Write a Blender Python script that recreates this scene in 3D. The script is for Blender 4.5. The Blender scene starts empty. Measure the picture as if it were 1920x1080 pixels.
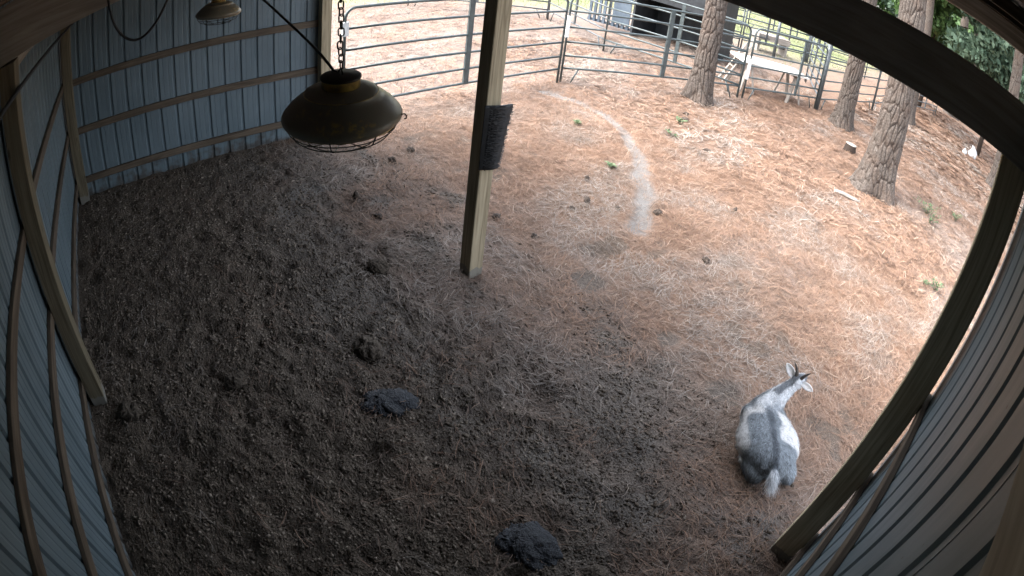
import bpy, math, random
import numpy as np
from mathutils import Vector, Matrix

# ------------------------------------------------------------------ camera
sc = bpy.context.scene
rng = np.random.default_rng(7)
random.seed(7)
COL = sc.collection
CAM = Vector((7.1122, 0.9905, 3.1961))
RT = Vector((0.59002, 0.80119, 0.09988)); UP = Vector((-0.50437, 0.26915, 0.82047)); FW = Vector((-0.63047, 0.53447, -0.56290))
cd = bpy.data.cameras.new('camera'); cam = bpy.data.objects.new('camera', cd); COL.objects.link(cam)
cam.matrix_world = Matrix(((RT.x, UP.x, -FW.x, CAM.x), (RT.y, UP.y, -FW.y, CAM.y), (RT.z, UP.z, -FW.z, CAM.z), (0, 0, 0, 1)))
cd.type = 'PANO'; cd.panorama_type = 'FISHEYE_LENS_POLYNOMIAL'
cd.sensor_width = 36; cd.fisheye_fov = math.radians(200)
for i, k in enumerate((0.0, 0.04591222843, 0.00069381768, -6.34437e-05, 2.763348e-06)):
    setattr(cd, 'fisheye_polynomial_k%d' % i, -k)
cd.shift_x = 0.016716; cd.shift_y = -0.057854
cd.clip_start = 0.02; cd.clip_end = 1000
sc.camera = cam

# ------------------------------------------------------------------ world, sun, exposure
SUN_EL, SUN_AZ = 56, -140          # azimuth measured from +Y towards +X
w = bpy.data.worlds.new('World'); sc.world = w; w.use_nodes = True
nt = w.node_tree
sky = nt.nodes.new('ShaderNodeTexSky'); sky.sky_type = 'NISHITA'; sky.sun_disc = False
sky.sun_elevation = math.radians(SUN_EL); sky.sun_rotation = math.radians(SUN_AZ)
sky.air_density = 1.0; sky.dust_density = 4.0; sky.ozone_density = 1.0
bg = nt.nodes['Background']; bg.inputs[1].default_value = 0.15
hs = nt.nodes.new('ShaderNodeHueSaturation'); hs.inputs['Saturation'].default_value = .45   # overcast: whiter sky
nt.links.new(sky.outputs[0], hs.inputs['Color']); nt.links.new(hs.outputs[0], bg.inputs[0])
sd = bpy.data.lights.new('sun', 'SUN'); sd.energy = 0.5; sd.angle = math.radians(75); sd.color = (1.0, 0.96, 0.9)
so = bpy.data.objects.new('sun', sd); COL.objects.link(so)
a, e = math.radians(SUN_AZ), math.radians(SUN_EL)
sdir = Vector((math.sin(a) * math.cos(e), math.cos(a) * math.cos(e), math.sin(e)))
so.rotation_euler = (-sdir).to_track_quat('-Z', 'Y').to_euler(); so.location = (0, 10, 30)
vs = sc.view_settings; vs.view_transform = 'Standard'; vs.look = 'None'; vs.gamma = 1; vs.use_curve_mapping = False
vs.exposure = 3.1
cy = sc.cycles; cy.max_bounces = 6; cy.diffuse_bounces = 4; cy.glossy_bounces = 2; cy.transmission_bounces = 3; cy.caustics_reflective = False; cy.caustics_refractive = False

# ------------------------------------------------------------------ noise
_L = rng.random((256, 256))
def vnoise(x, y, s, o=0):
    x = np.asarray(x, float) / s + o * 17.31 + 1000; y = np.asarray(y, float) / s + o * 9.77 + 1000
    i = np.floor(x).astype(int); j = np.floor(y).astype(int); u = x - i; v = y - j
    u = u * u * (3 - 2 * u); v = v * v * (3 - 2 * v)
    g = lambda a, b: _L[a & 255, b & 255]
    return (g(i, j) * (1 - u) + g(i + 1, j) * u) * (1 - v) + (g(i, j + 1) * (1 - u) + g(i + 1, j + 1) * u) * v
def fbm(x, y, s, o=0, n=4):
    t = 0; am = .5; tot = 0
    for k in range(n):
        t = t + am * vnoise(x, y, s / 2 ** k, o + k); tot += am; am *= .5
    return t / tot
def sstep(a, b, x):
    t = np.clip((x - a) / (b - a), 0, 1); return t * t * (3 - 2 * t)
def seg_dist(x, y, pts):
    d = np.full(np.shape(x), 1e9)
    for (ax, ay), (bx, by) in zip(pts[:-1], pts[1:]):
        dx, dy = bx - ax, by - ay
        t = np.clip(((x - ax) * dx + (y - ay) * dy) / (dx * dx + dy * dy), 0, 1)
        d = np.minimum(d, np.hypot(x - ax - t * dx, y - ay - t * dy))
    return d

# ------------------------------------------------------------------ materials
MATS = {}
class N:
    def __init__(s, name, rough=.7, spec=.3, metal=0):
        s.m = bpy.data.materials.new(name); s.m.use_nodes = True; s.t = s.m.node_tree
        s.b = s.t.nodes['Principled BSDF']; s.b.inputs['Roughness'].default_value = rough
        s.b.inputs['Specular IOR Level'].default_value = spec; s.b.inputs['Metallic'].default_value = metal
        s.tc = s.t.nodes.new('ShaderNodeTexCoord'); MATS[name] = s.m
    def new(s, typ, **kw):
        n = s.t.nodes.new(typ)
        for k, v in kw.items(): setattr(n, k, v)
        return n
    def link(s, a, b): s.t.links.new(a, b)
    def mapping(s, scale=(1, 1, 1), rot=(0, 0, 0), coord='Object'):
        mp = s.new('ShaderNodeMapping'); mp.inputs['Scale'].default_value = scale; mp.inputs['Rotation'].default_value = rot
        s.link(s.tc.outputs[coord], mp.inputs[0]); return mp.outputs[0]
    def noise(s, scale, detail=4, vec=None, rough=.55, dist=0):
        n = s.new('ShaderNodeTexNoise'); n.inputs['Scale'].default_value = scale; n.inputs['Detail'].default_value = detail
        n.inputs['Roughness'].default_value = rough; n.inputs['Distortion'].default_value = dist
        s.link(vec if vec is not None else s.tc.outputs['Object'], n.inputs['Vector']); return n.outputs[0]
    def voro(s, scale, vec=None, feat='F1'):
        n = s.new('ShaderNodeTexVoronoi', feature=feat); n.inputs['Scale'].default_value = scale
        s.link(vec if vec is not None else s.tc.outputs['Object'], n.inputs['Vector']); return n.outputs['Distance']
    def ramp(s, fac, stops):
        r = s.new('ShaderNodeValToRGB'); el = r.color_ramp.elements
        while len(el) < len(stops): el.new(0.5)
        for x, (p_, c) in zip(el, stops): x.position = p_; x.color = (c[0], c[1], c[2], 1)
        s.link(fac, r.inputs[0]); return r.outputs[0]
    def mix(s, fac, a, b, blend='MIX'):
        m = s.new('ShaderNodeMix', data_type='RGBA', blend_type=blend)
        for sock, v in ((m.inputs[0], fac), (m.inputs[6], a), (m.inputs[7], b)):
            if isinstance(v, (int, float)): sock.default_value = v
            elif isinstance(v, tuple): sock.default_value = (*v[:3], 1)
            else: s.link(v, sock)
        return m.outputs[2]
    def math(s, op, a, b=0.0, clamp=False):
        m = s.new('ShaderNodeMath', operation=op); m.use_clamp = clamp
        for sock, v in ((m.inputs[0], a), (m.inputs[1], b)):
            if isinstance(v, (int, float)): sock.default_value = v
            else: s.link(v, sock)
        return m.outputs[0]
    def bump(s, h, strength=.5, dist=.01):
        b = s.new('ShaderNodeBump'); b.inputs['Strength'].default_value = strength; b.inputs['Distance'].default_value = dist
        s.link(h, b.inputs['Height']); s.link(b.outputs[0], s.b.inputs['Normal'])
    def color(s, c):
        if isinstance(c, tuple): s.b.inputs['Base Color'].default_value = (*c, 1)
        else: s.link(c, s.b.inputs['Base Color'])
    def rough(s, r): s.link(r, s.b.inputs['Roughness'])
    def attr(s, name):
        n = s.new('ShaderNodeAttribute', attribute_name=name); return n

# ground: masks come from vertex attribute 'mask' (r needles, g bare sand plus painted daylight falloff at the shed's open front, b grass)
g = N('ground', .95, .15)
at = g.attr('mask'); sep = g.new('ShaderNodeSeparateColor'); g.link(at.outputs['Color'], sep.inputs[0])
n1 = g.noise(60, 4); n2 = g.noise(9, 3); n3 = g.noise(2.2, 3)
v1 = g.voro(75)
dirt = g.ramp(n1, [(.3, (.056, .044, .034)), (.5, (.110, .087, .067)), (.72, (.185, .151, .12))])
dirt = g.mix(g.math('MULTIPLY', n3, .55), dirt, (.122, .10, .08))
va = g.mapping((70, 6, 20), (0, 0, .6)); vb = g.mapping((6, 80, 20), (0, 0, .35)); vc = g.mapping((60, 7, 20), (0, 0, -.7))
na = g.noise(1, 3, va, dist=.6); nb = g.noise(1, 3, vb, dist=.6); nc = g.noise(1, 3, vc, dist=.5)
mx = g.math('MAXIMUM', g.math('MAXIMUM', na, nb), nc)
straw = g.ramp(mx, [(.42, (.10, .066, .048)), (.56, (.19, .125, .092)), (.68, (.29, .20, .15)), (.8, (.37, .28, .22))])
straw = g.mix(g.ramp(n2, [(.35, (0, 0, 0)), (.7, (.7, .7, .7))]), straw, (.20, .145, .115))
straw = g.mix(g.ramp(n3, [(.35, (0, 0, 0)), (.7, (.6, .6, .6))]), straw, (.26, .155, .10))
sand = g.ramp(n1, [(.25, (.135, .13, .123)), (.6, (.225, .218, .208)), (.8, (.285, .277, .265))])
grs = g.ramp(n1, [(.3, (.09, .11, .05)), (.55, (.19, .21, .11)), (.75, (.31, .30, .19))])
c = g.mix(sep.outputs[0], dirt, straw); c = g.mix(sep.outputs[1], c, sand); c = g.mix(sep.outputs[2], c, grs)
g.color(c)
hh = g.math('ADD', g.math('MULTIPLY', n1, .8), g.math('MULTIPLY', v1, .6)); hh = g.math('ADD', hh, g.math('MULTIPLY', mx, .8))
g.bump(hh, .9, .03)

m = N('needle', .8, .25); at = m.attr('tint'); hu = m.attr('old')
m.color(m.mix(hu.outputs['Fac'], m.ramp(at.outputs['Fac'], [(0, (.075, .052, .040)), (.2, (.17, .105, .072)), (.5, (.265, .158, .104)), (.8, (.36, .245, .175)), (1, (.43, .335, .255))]), m.ramp(at.outputs['Fac'], [(0, (.05, .043, .038)), (.5, (.18, .155, .135)), (1, (.37, .33, .29))])))
m = N('crumb', .95, .1); at = m.attr('tint')
m.color(m.ramp(at.outputs['Fac'], [(0, (.047, .036, .028)), (.5, (.118, .095, .074)), (1, (.24, .20, .163))]))

def wood(name, c0, c1, c2, sc_=1.0, axis='z'):
    m = N(name, .8, .2)
    s = {'z': (22, 22, 1.2), 'x': (1.2, 22, 22), 'y': (22, 1.2, 22)}[axis]
    v = m.mapping(s); n = m.noise(1.6 * sc_, 6, v, dist=.8); k = m.noise(1.7, 3)
    c = m.ramp(n, [(.3, c0), (.52, c1), (.72, c2)])
    c = m.mix(m.ramp(k, [(.45, (0, 0, 0)), (.75, (.4, .4, .4))]), c, tuple(.75 * q for q in c0))
    m.color(c); m.bump(n, .35, .004)
for ax in 'xyz':
    wood('lumber_' + ax, (.055, .041, .030), (.105, .080, .058), (.155, .122, .09), axis=ax)
    wood('beam_' + ax, (.24, .21, .178), (.34, .30, .253), (.43, .385, .33), axis=ax)
    wood('grey_wood_' + ax, (.16, .14, .12), (.28, .25, .22), (.40, .37, .33), axis=ax)
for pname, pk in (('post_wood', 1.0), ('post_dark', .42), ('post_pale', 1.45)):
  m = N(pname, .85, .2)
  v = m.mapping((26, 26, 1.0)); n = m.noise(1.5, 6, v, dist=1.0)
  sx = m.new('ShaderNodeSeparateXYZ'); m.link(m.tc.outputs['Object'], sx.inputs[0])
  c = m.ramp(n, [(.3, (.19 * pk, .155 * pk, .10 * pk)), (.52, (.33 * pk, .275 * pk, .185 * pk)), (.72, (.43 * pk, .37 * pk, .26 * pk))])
  low = m.math('LESS_THAN', m.math('ADD', sx.outputs[2], m.math('MULTIPLY', m.noise(14, 3), .10)), .15)
  c = m.mix(m.math('MULTIPLY', low, .75), c, (.17, .165, .15))
  kn = m.voro(2.2, m.mapping((3, 3, 1.1)))
  c = m.mix(m.ramp(kn, [(.05, (.8, .8, .8)), (.13, (0, 0, 0))]), c, (.035, .026, .018))
  m.color(c); m.bump(n, .4, .004)

m = N('wall_metal', .5, .35, .0)
n = m.noise(1.5, 4); d = m.noise(30, 3, m.mapping((1, 1, .12)))
sx = m.new('ShaderNodeSeparateXYZ'); m.link(m.tc.outputs['Object'], sx.inputs[0])
c = m.ramp(n, [(.3, (.094, .127, .146)), (.7, (.132, .17, .192))])
c = m.mix(m.ramp(d, [(.55, (0, 0, 0)), (.8, (.15, .15, .15))]), c, (.07, .083, .09))
spl = m.math('SUBTRACT', m.noise(7, 6), m.math('MULTIPLY', sx.outputs[2], 1.1))
c = m.mix(m.ramp(spl, [(.30, (0, 0, 0)), (.5, (.8, .8, .8))]), c, (.055, .045, .036))
sp = m.voro(9); c = m.mix(m.ramp(sp, [(.035, (.8, .8, .8)), (.06, (0, 0, 0))]), c, (.05, .045, .04))
m.color(c); m.rough(m.math('ADD', m.math('MULTIPLY', d, .3), .3))
m = N('roof_metal', .5, .4, .2); m.color((.20, .21, .22))
m = N('screw', .4, .5, .8); m.color((.16, .16, .16))

m = N('tube_green', .42, .5, .25)
n = m.noise(14, 5); r = m.noise(45, 4)
c = m.ramp(n, [(.3, (.045, .060, .062)), (.7, (.08, .10, .103))])
c = m.mix(m.ramp(r, [(.62, (0, 0, 0)), (.72, (.7, .7, .7))]), c, (.15, .10, .065))
m.color(c); m.bump(r, .15, .002)
m = N('tube_grey', .45, .5, .3)
n = m.noise(12, 5); c = m.ramp(n, [(.3, (.05, .058, .063)), (.7, (.095, .108, .114))]); m.color(c)
m = N('white_tag', .6, .3); m.color(m.ramp(m.noise(20, 3), [(.3, (.6, .62, .62)), (.7, (.78, .79, .78))]))

m = N('bark', .95, .12)
v = m.mapping((1, 1, .36)); vo = m.voro(17, v, 'DISTANCE_TO_EDGE'); n = m.noise(34, 6); n2 = m.noise(3.2, 4)
hat = m.attr('plate')
c = m.ramp(n, [(.3, (.050, .042, .036)), (.55, (.098, .083, .072)), (.75, (.155, .135, .12))])
c = m.mix(m.ramp(n2, [(.45, (0, 0, 0)), (.75, (.5, .5, .5))]), c, (.095, .064, .048))
c = m.mix(m.ramp(hat.outputs['Fac'], [(.0, (.75, .75, .75)), (.3, (0, 0, 0))]), c, (.034, .025, .02))
m.color(c); m.bump(m.math('ADD', n, m.math('MULTIPLY', vo, 1.2)), .8, .02)

def leafmat(name, a_, b_, c_):
    m = N(name, .6, .3); at = m.attr('tint')
    col = m.ramp(at.outputs['Fac'], [(0, a_), (.5, b_), (1, c_)]); m.color(col)
    tr = m.new('ShaderNodeBsdfTranslucent'); m.link(col, tr.inputs[0]); mx_ = m.new('ShaderNodeMixShader'); mx_.inputs[0].default_value = .35
    out = m.t.nodes['Material Output']; m.link(m.b.outputs[0], mx_.inputs[1]); m.link(tr.outputs[0], mx_.inputs[2]); m.link(mx_.outputs[0], out.inputs[0])
leafmat('leaf', (.030, .060, .020), (.060, .115, .038), (.12, .19, .06))
leafmat('leaf_blue', (.05, .09, .06), (.105, .165, .115), (.19, .27, .185))
leafmat('pine_leaf', (.020, .045, .016), (.042, .085, .03), (.08, .13, .05))
leafmat('weed_leaf', (.06, .10, .05), (.11, .165, .085), (.20, .25, .14))
leafmat('grass_blade', (.08, .12, .03), (.18, .23, .08), (.34, .34, .16))

m = N('lamp_metal', .5, .4, .1)
n = m.noise(9, 5); n2 = m.noise(70, 4)
wear = m.math('MULTIPLY', m.ramp(n, [(.60, (0, 0, 0)), (.70, (1, 1, 1))]), m.ramp(n2, [(.45, (0, 0, 0)), (.6, (.8, .8, .8))]))
m.color(m.mix(wear, (.20, .18, .14), (.5, .36, .12))); m.rough(m.ramp(n, [(.3, (.5, .5, .5)), (.7, (.3, .3, .3))]))
m = N('lamp_gold', .45, .5, .15)
n = m.noise(13, 4); m.color(m.ramp(n, [(.36, (.16, .12, .06)), (.5, (.5, .35, .10)), (.8, (.65, .47, .16))]))
m = N('wire_dark', .5, .4, .5); m.color((.028, .024, .020))
m = N('rim_gold', .35, .5, .8); m.color(m.ramp(m.noise(16, 3), [(.35, (.12, .09, .05)), (.65, (.6, .45, .2))]))
m = N('bulb_glass', .15, .5); m.color((.75, .73, .68))
m = N('black_rubber', .55, .4); m.color(m.ramp(m.noise(30, 3), [(.3, (.010, .010, .011)), (.7, (.026, .027, .029))]))
m = N('black_plastic', .5, .4); m.color(m.ramp(m.noise(18, 4), [(.3, (.010, .011, .012)), (.7, (.024, .026, .028))]))
m = N('shelter_black', .6, .3, .2); m.color(m.ramp(m.noise(3, 4), [(.3, (.018, .020, .022)), (.7, (.045, .05, .055))]))
m = N('shelter_blue', .5, .4, .3); m.color(m.ramp(m.noise(3, 4), [(.3, (.055, .075, .10)), (.7, (.11, .14, .17))]))
m = N('table_white', .6, .3); m.color(m.ramp(m.noise(5, 4), [(.3, (.62, .59, .53)), (.7, (.80, .78, .73))]))
m = N('dung', .7, .35); n = m.noise(55, 5); m.color(m.ramp(n, [(.3, (.030, .022, .017)), (.7, (.095, .07, .053))])); m.bump(n, .8, .01)
m = N('dung_wet', .55, .35); n = m.noise(90, 4); m.color(m.ramp(n, [(.3, (.014, .016, .020)), (.7, (.042, .046, .054))])); m.bump(n, 1.0, .02)
m = N('clod', .95, .1); n = m.noise(50, 5); m.color(m.ramp(n, [(.3, (.042, .034, .027)), (.7, (.125, .103, .082))])); m.bump(n, 1, .02)
m = N('stone', .8, .3); n = m.noise(9, 5); m.color(m.ramp(n, [(.3, (.30, .30, .30)), (.7, (.58, .58, .57))])); m.bump(n, .5, .02)
m = N('chip_pale', .8, .2); m.color((.55, .47, .37))
m = N('goat_coat', .85, .15); at = m.attr('coat'); n = m.noise(60, 4, m.mapping((1, .25, 1)))
m.color(m.mix(m.math('MULTIPLY', n, .3), at.outputs['Color'], (.12, .13, .14), 'MIX')); m.bump(n, .6, .008)
m = N('goat_fur', .8, .2); at = m.attr('coat'); m.color(at.outputs['Color'])
m = N('horn', .55, .4); n = m.noise(8, 4, m.mapping((1, 1, 8))); m.color(m.ramp(n, [(.3, (.03, .024, .02)), (.7, (.10, .08, .065))])); m.bump(n, .5, .004)
m = N('goat_ear', .85, .15); m.color(m.ramp(m.noise(30, 3), [(.3, (.62, .60, .58)), (.7, (.80, .79, .78))]))
m = N('goat_eye', .2, .5); m.color((.02, .015, .01))
m = N('hoof', .6, .3); m.color((.05, .045, .045))

# ------------------------------------------------------------------ mesh builder
class MB:
    def __init__(s): s.v = []; s.f = []
    def add(s, v, f):
        o = len(s.v); s.v += [tuple(p) for p in v]; s.f += [tuple(i + o for i in q) for q in f]
    def box(s, x0, x1, y0, y1, z0, z1):
        s.add([(x, y, z) for z in (z0, z1) for y in (y0, y1) for x in (x0, x1)],
              [(0, 2, 3, 1), (4, 5, 7, 6), (0, 1, 5, 4), (2, 6, 7, 3), (0, 4, 6, 2), (1, 3, 7, 5)]); return s
    def beam(s, a, b, wd, ht, bev=0.004, up=(0, 0, 1)):
        a, b = Vector(a), Vector(b); d = (b - a).normalized(); u = Vector(up); r = d.cross(u)
        if r.length < 1e-4: r = d.cross(Vector((1, 0, 0)))
        r.normalize(); u = r.cross(d).normalized(); W, H = wd / 2, ht / 2
        pr = [(-W + bev, -H), (W - bev, -H), (W, -H + bev), (W, H - bev), (W - bev, H), (-W + bev, H), (-W, H - bev), (-W, -H + bev)]
        v = [p + r * x + u * y for p in (a, b) for x, y in pr]
        f = [(i, i + 8, (i + 1) % 8 + 8, (i + 1) % 8) for i in range(8)] + [tuple(range(8)), tuple(range(15, 7, -1))]
        s.add(v, f); return s
    def tube(s, pts, rad, n=8, caps=True, closed=False):
        pts = [Vector(p) for p in pts]; k = len(pts); rads = rad if hasattr(rad, '__len__') else [rad] * k
        v = []; prev = None
        for i, p in enumerate(pts):
            if closed: d = pts[(i + 1) % k] - pts[i - 1]
            else: d = pts[min(i + 1, k - 1)] - pts[max(i - 1, 0)]
            d.normalize()
            if prev is None:
                u = d.cross(Vector((0, 0, 1)));
                if u.length < 1e-3: u = d.cross(Vector((1, 0, 0)))
            else: u = prev - d * prev.dot(d)
            u.normalize(); prev = u; t = d.cross(u)
            v += [p + (u * math.cos(q) + t * math.sin(q)) * rads[i] for q in [2 * math.pi * j / n for j in range(n)]]
        f = []
        for i in range(k if closed else k - 1):
            i2 = (i + 1) % k
            f += [(i * n + j, i * n + (j + 1) % n, i2 * n + (j + 1) % n, i2 * n + j) for j in range(n)]
        if caps and not closed: f += [tuple(range(n - 1, -1, -1)), tuple((k - 1) * n + j for j in range(n))]
        s.add(v, f); return s
    def lathe(s, prof, n=48, c=(0, 0, 0)):
        v = [(c[0] + r * math.cos(2 * math.pi * j / n), c[1] + r * math.sin(2 * math.pi * j / n), c[2] + z) for r, z in prof for j in range(n)]
        f = [(i * n + j, i * n + (j + 1) % n, (i + 1) * n + (j + 1) % n, (i + 1) * n + j) for i in range(len(prof) - 1) for j in range(n)]
        s.add(v, f); return s
    def mesh(s, name, mat, smooth=False):
        me = bpy.data.meshes.new(name); me.from_pydata([tuple(p) for p in s.v], [], s.f); me.validate(); me.materials.append(MATS[mat])
        if smooth: me.shade_smooth()
        return me
    def build(s, name, mat, parent=None, smooth=False, loc=None):
        return obj(name, s.mesh(name, mat, smooth), parent, loc)

def obj(name, me, parent=None, loc=None):
    o = bpy.data.objects.new(name, me); COL.objects.link(o)
    if parent is not None: o.parent = parent
    if loc is not None: o.location = loc
    return o
def tag(o, label=None, cat=None, group=None, kind=None):
    if label: o['label'] = label
    if cat: o['category'] = cat
    if group: o['group'] = group
    if kind: o['kind'] = kind
    return o
def empty(name, loc=(0, 0, 0), rz=0):
    o = bpy.data.objects.new(name, None); COL.objects.link(o); o.location = loc; o.rotation_euler = (0, 0, rz); o.empty_display_size = .2
    return o
def copy_tree(o, parent=None):
    c = o.copy(); COL.objects.link(c); c.parent = parent
    for ch in list(o.children): copy_tree(ch, c)
    return c
def npmesh(name, V, F, mat, smooth=False, attrs=None):
    """V (n,3) array, F (m,k) array of equal-size faces."""
    me = bpy.data.meshes.new(name); V = np.asarray(V, np.float32); F = np.asarray(F, np.int32); k = F.shape[1]
    me.vertices.add(len(V)); me.vertices.foreach_set('co', V.ravel())
    me.loops.add(F.size); me.loops.foreach_set('vertex_index', F.ravel())
    me.polygons.add(len(F)); me.polygons.foreach_set('loop_start', np.arange(0, F.size, k, dtype=np.int32))
    me.polygons.foreach_set('loop_total', np.full(len(F), k, np.int32))
    me.update(calc_edges=True)
    for nm, arr in (attrs or {}).items():
        arr = np.asarray(arr, np.float32)
        if arr.ndim == 1: at = me.attributes.new(nm, 'FLOAT', 'POINT'); at.data.foreach_set('value', arr)
        else:
            at = me.attributes.new(nm, 'FLOAT_COLOR', 'POINT'); at.data.foreach_set('color', np.c_[arr, np.ones(len(arr))].astype(np.float32).ravel())
    me.materials.append(MATS[mat])
    if smooth: me.shade_smooth()
    return me

# ------------------------------------------------------------------ ground
TRAIL = [(-.1, 7.75), (.5, 8.05), (1.15, 8.1), (1.75, 7.85), (2.18, 7.54), (2.6, 7.2), (3.0, 6.84), (3.35, 6.5), (3.6, 6.19), (3.85, 5.78)]
def masks(x, y):
    n = fbm(x, y, 1.3, 3); n2 = fbm(x, y, .35, 9); n4 = fbm(x, y, 3.5, 21)
    edge = 3.45 + (n - .5) * 2.6 + (n2 - .5) * 1.2 + .15 * sstep(4.2, 6.6, x)
    edge = np.where(x < 0, np.minimum(edge, 3.4), edge)
    need = sstep(-1.3, 1.1, y - edge)
    need = need * (1 - .75 * sstep(.60, .72, n2) * sstep(8, 5, y))
    out = np.maximum(sstep(-.2, -.4, x), np.maximum(sstep(7.6, 7.9, x), sstep(-.3, -.6, y)))
    need = np.maximum(need, out)
    d = seg_dist(x + (n2 - .5) * .25, y + (n - .5) * .25, TRAIL)
    bare = (1 - sstep(.06, .12 + .07 * sstep(8.2, 6.2, y), d)) * np.clip(.86 + .7 * (n2 - .5) + .1 * sstep(8, 6, y), 0, .95)
    for (cx, cy, r, am) in ((1.9, 3.1, 1.1, .55), (4.6, 6.0, .5, .6), (.1, 8.0, .6, .5), (6.3, 4.2, .6, .35), (3.4, 3.9, .7, .5), (2.6, 9.4, .5, .3), (6.9, 3.6, .7, .5)):
        bare = np.maximum(bare, am * (1 - sstep(.3, 1.0, np.hypot(x - cx, y - cy) / r)) * sstep(.40, .62, n2))
    bare = np.maximum(bare, .40 * sstep(.57, .72, n4) * sstep(3, 6, y) * sstep(15, 11, y))
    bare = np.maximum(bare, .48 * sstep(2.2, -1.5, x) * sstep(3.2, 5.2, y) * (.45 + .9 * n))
    bare = np.maximum(bare, .30 * sstep(1.6, 3.2, y + (n - .5) * 1.5) * sstep(5.5, 4.0, y) * sstep(0, .3, x) * (.4 + n2))  # paints daylight falloff: sand tone lightens the floor towards the open front
    lf = sstep(8.0, 10.5, -x + (n4 - .5) * 4 + .25 * (y - 9)) * sstep(4, 9, y)
    far = sstep(18, 24, y + (n4 - .5) * 6) * sstep(.5, -2.5, x)
    gr = np.clip(np.maximum(lf, far) * (.35 + 1.1 * n), 0, 1)
    gr = np.maximum(gr, sstep(55, 75, np.hypot(x, y)))
    return need, bare, gr
def height(x, y):
    ins = sstep(4.3, 3.0, y) * sstep(-.1, .1, x) * sstep(7.45, 7.3, x)
    h = (fbm(x, y, 1.6, 5, 3) - .5) * .05 + (fbm(x, y, .22, 11, 3) - .5) * (.035 + .018 * ins)
    cl = fbm(x, y, .12, 15, 3)
    h = h + np.maximum(cl - .56, 0) * .075 * ins - np.maximum(.42 - cl, 0) * .08 * ins * (.3 + 1.6 * fbm(x, y, .8, 71, 2))
    h = h + (fbm(x, y, 7, 31, 3) - .5) * .12 * sstep(9, 16, np.hypot(x - 4, y - 3))
    d = seg_dist(x, y, TRAIL); h = h - .03 * (1 - sstep(.0, .3, d))
    for cx, cy, r, dp in ((5.1, 3.25, .32, .06), (5.9, 3.3, .3, .05), (4.1, 4.95, .35, .06), (6.35, 6.6, .25, .04), (7.4, 6.2, .25, .05)):
        h = h - dp * (1 - sstep(.2, 1, np.hypot(x - cx, y - cy) / r))
    return h
def H(x, y): return float(height(np.array([float(x)]), np.array([float(y)]))[0])
def axis(lo, hi, step, far_lo, far_hi, gr=1.07):
    core = list(np.arange(lo, hi, step)); s = step; a = []; x = lo
    while x > far_lo: s *= gr; x -= s; a.append(x)
    s = step; b = []; x = core[-1]
    while x < far_hi: s *= gr; x += s; b.append(x)
    return np.array(a[::-1] + core + b)
gx = axis(-.3, 8.4, .019, -160, 160); gy = axis(-.2, 7.6, .019, -120, 260)
X, Y = np.meshgrid(gx, gy); nx, ny = len(gx), len(gy)
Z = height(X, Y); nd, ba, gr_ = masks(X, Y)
idx = np.arange(nx * ny).reshape(ny, nx)
F = np.stack([idx[:-1, :-1], idx[:-1, 1:], idx[1:, 1:], idx[1:, :-1]], -1).reshape(-1, 4)
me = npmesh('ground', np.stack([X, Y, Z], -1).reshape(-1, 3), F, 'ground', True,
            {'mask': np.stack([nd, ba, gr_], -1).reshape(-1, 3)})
tag(obj('ground', me), 'bare dirt and pine straw ground', kind='structure')

# ------------------------------------------------------------------ shed
def rof(y): return 3.16 + .125 * y          # underside of the roof metal
shed = empty('pole_shed', (3.66, 1.83, 0))
tag(shed, 'open fronted pole shed of ribbed grey metal on timber posts and girts', 'shed')
SO = Vector((3.66, 1.83, 0))
def spart(mb, name, mat, smooth=False):
    mb.v = [(p[0] - SO.x, p[1] - SO.y, p[2]) for p in mb.v]; return mb.build(name, mat, shed, smooth)
def post(x0, x1, y0, y1, z1, z0=-.4, mat='post_wood'):
    mb = MB().beam(((x0 + x1) / 2, (y0 + y1) / 2, z0), ((x0 + x1) / 2, (y0 + y1) / 2, z1), x1 - x0, y1 - y0, .006, (0, 1, 0))
    return spart(mb, 'post', mat)
for x0, x1 in ((0, .14), (3.583, 3.737), (7.25, 7.44)):
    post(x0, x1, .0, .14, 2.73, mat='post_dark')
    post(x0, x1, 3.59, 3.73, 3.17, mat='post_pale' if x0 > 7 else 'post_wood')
G = (.249, .935, 1.594)
# horizontal girts outside the posts
for z in G:
    spart(MB().beam((-.06, -.02, z), (3.64, -.02, z), .038, .09), 'girt', 'lumber_x')
    spart(MB().beam((3.645, -.02, z), (7.48, -.02, z), .038, .09), 'girt', 'lumber_x')
    spart(MB().beam((-.02, .01, z), (-.02, 3.73, z), .038, .09), 'girt', 'lumber_y')
    spart(MB().beam((7.462, .01, z), (7.462, 3.73, z), .038, .09), 'girt', 'lumber_y')
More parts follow.
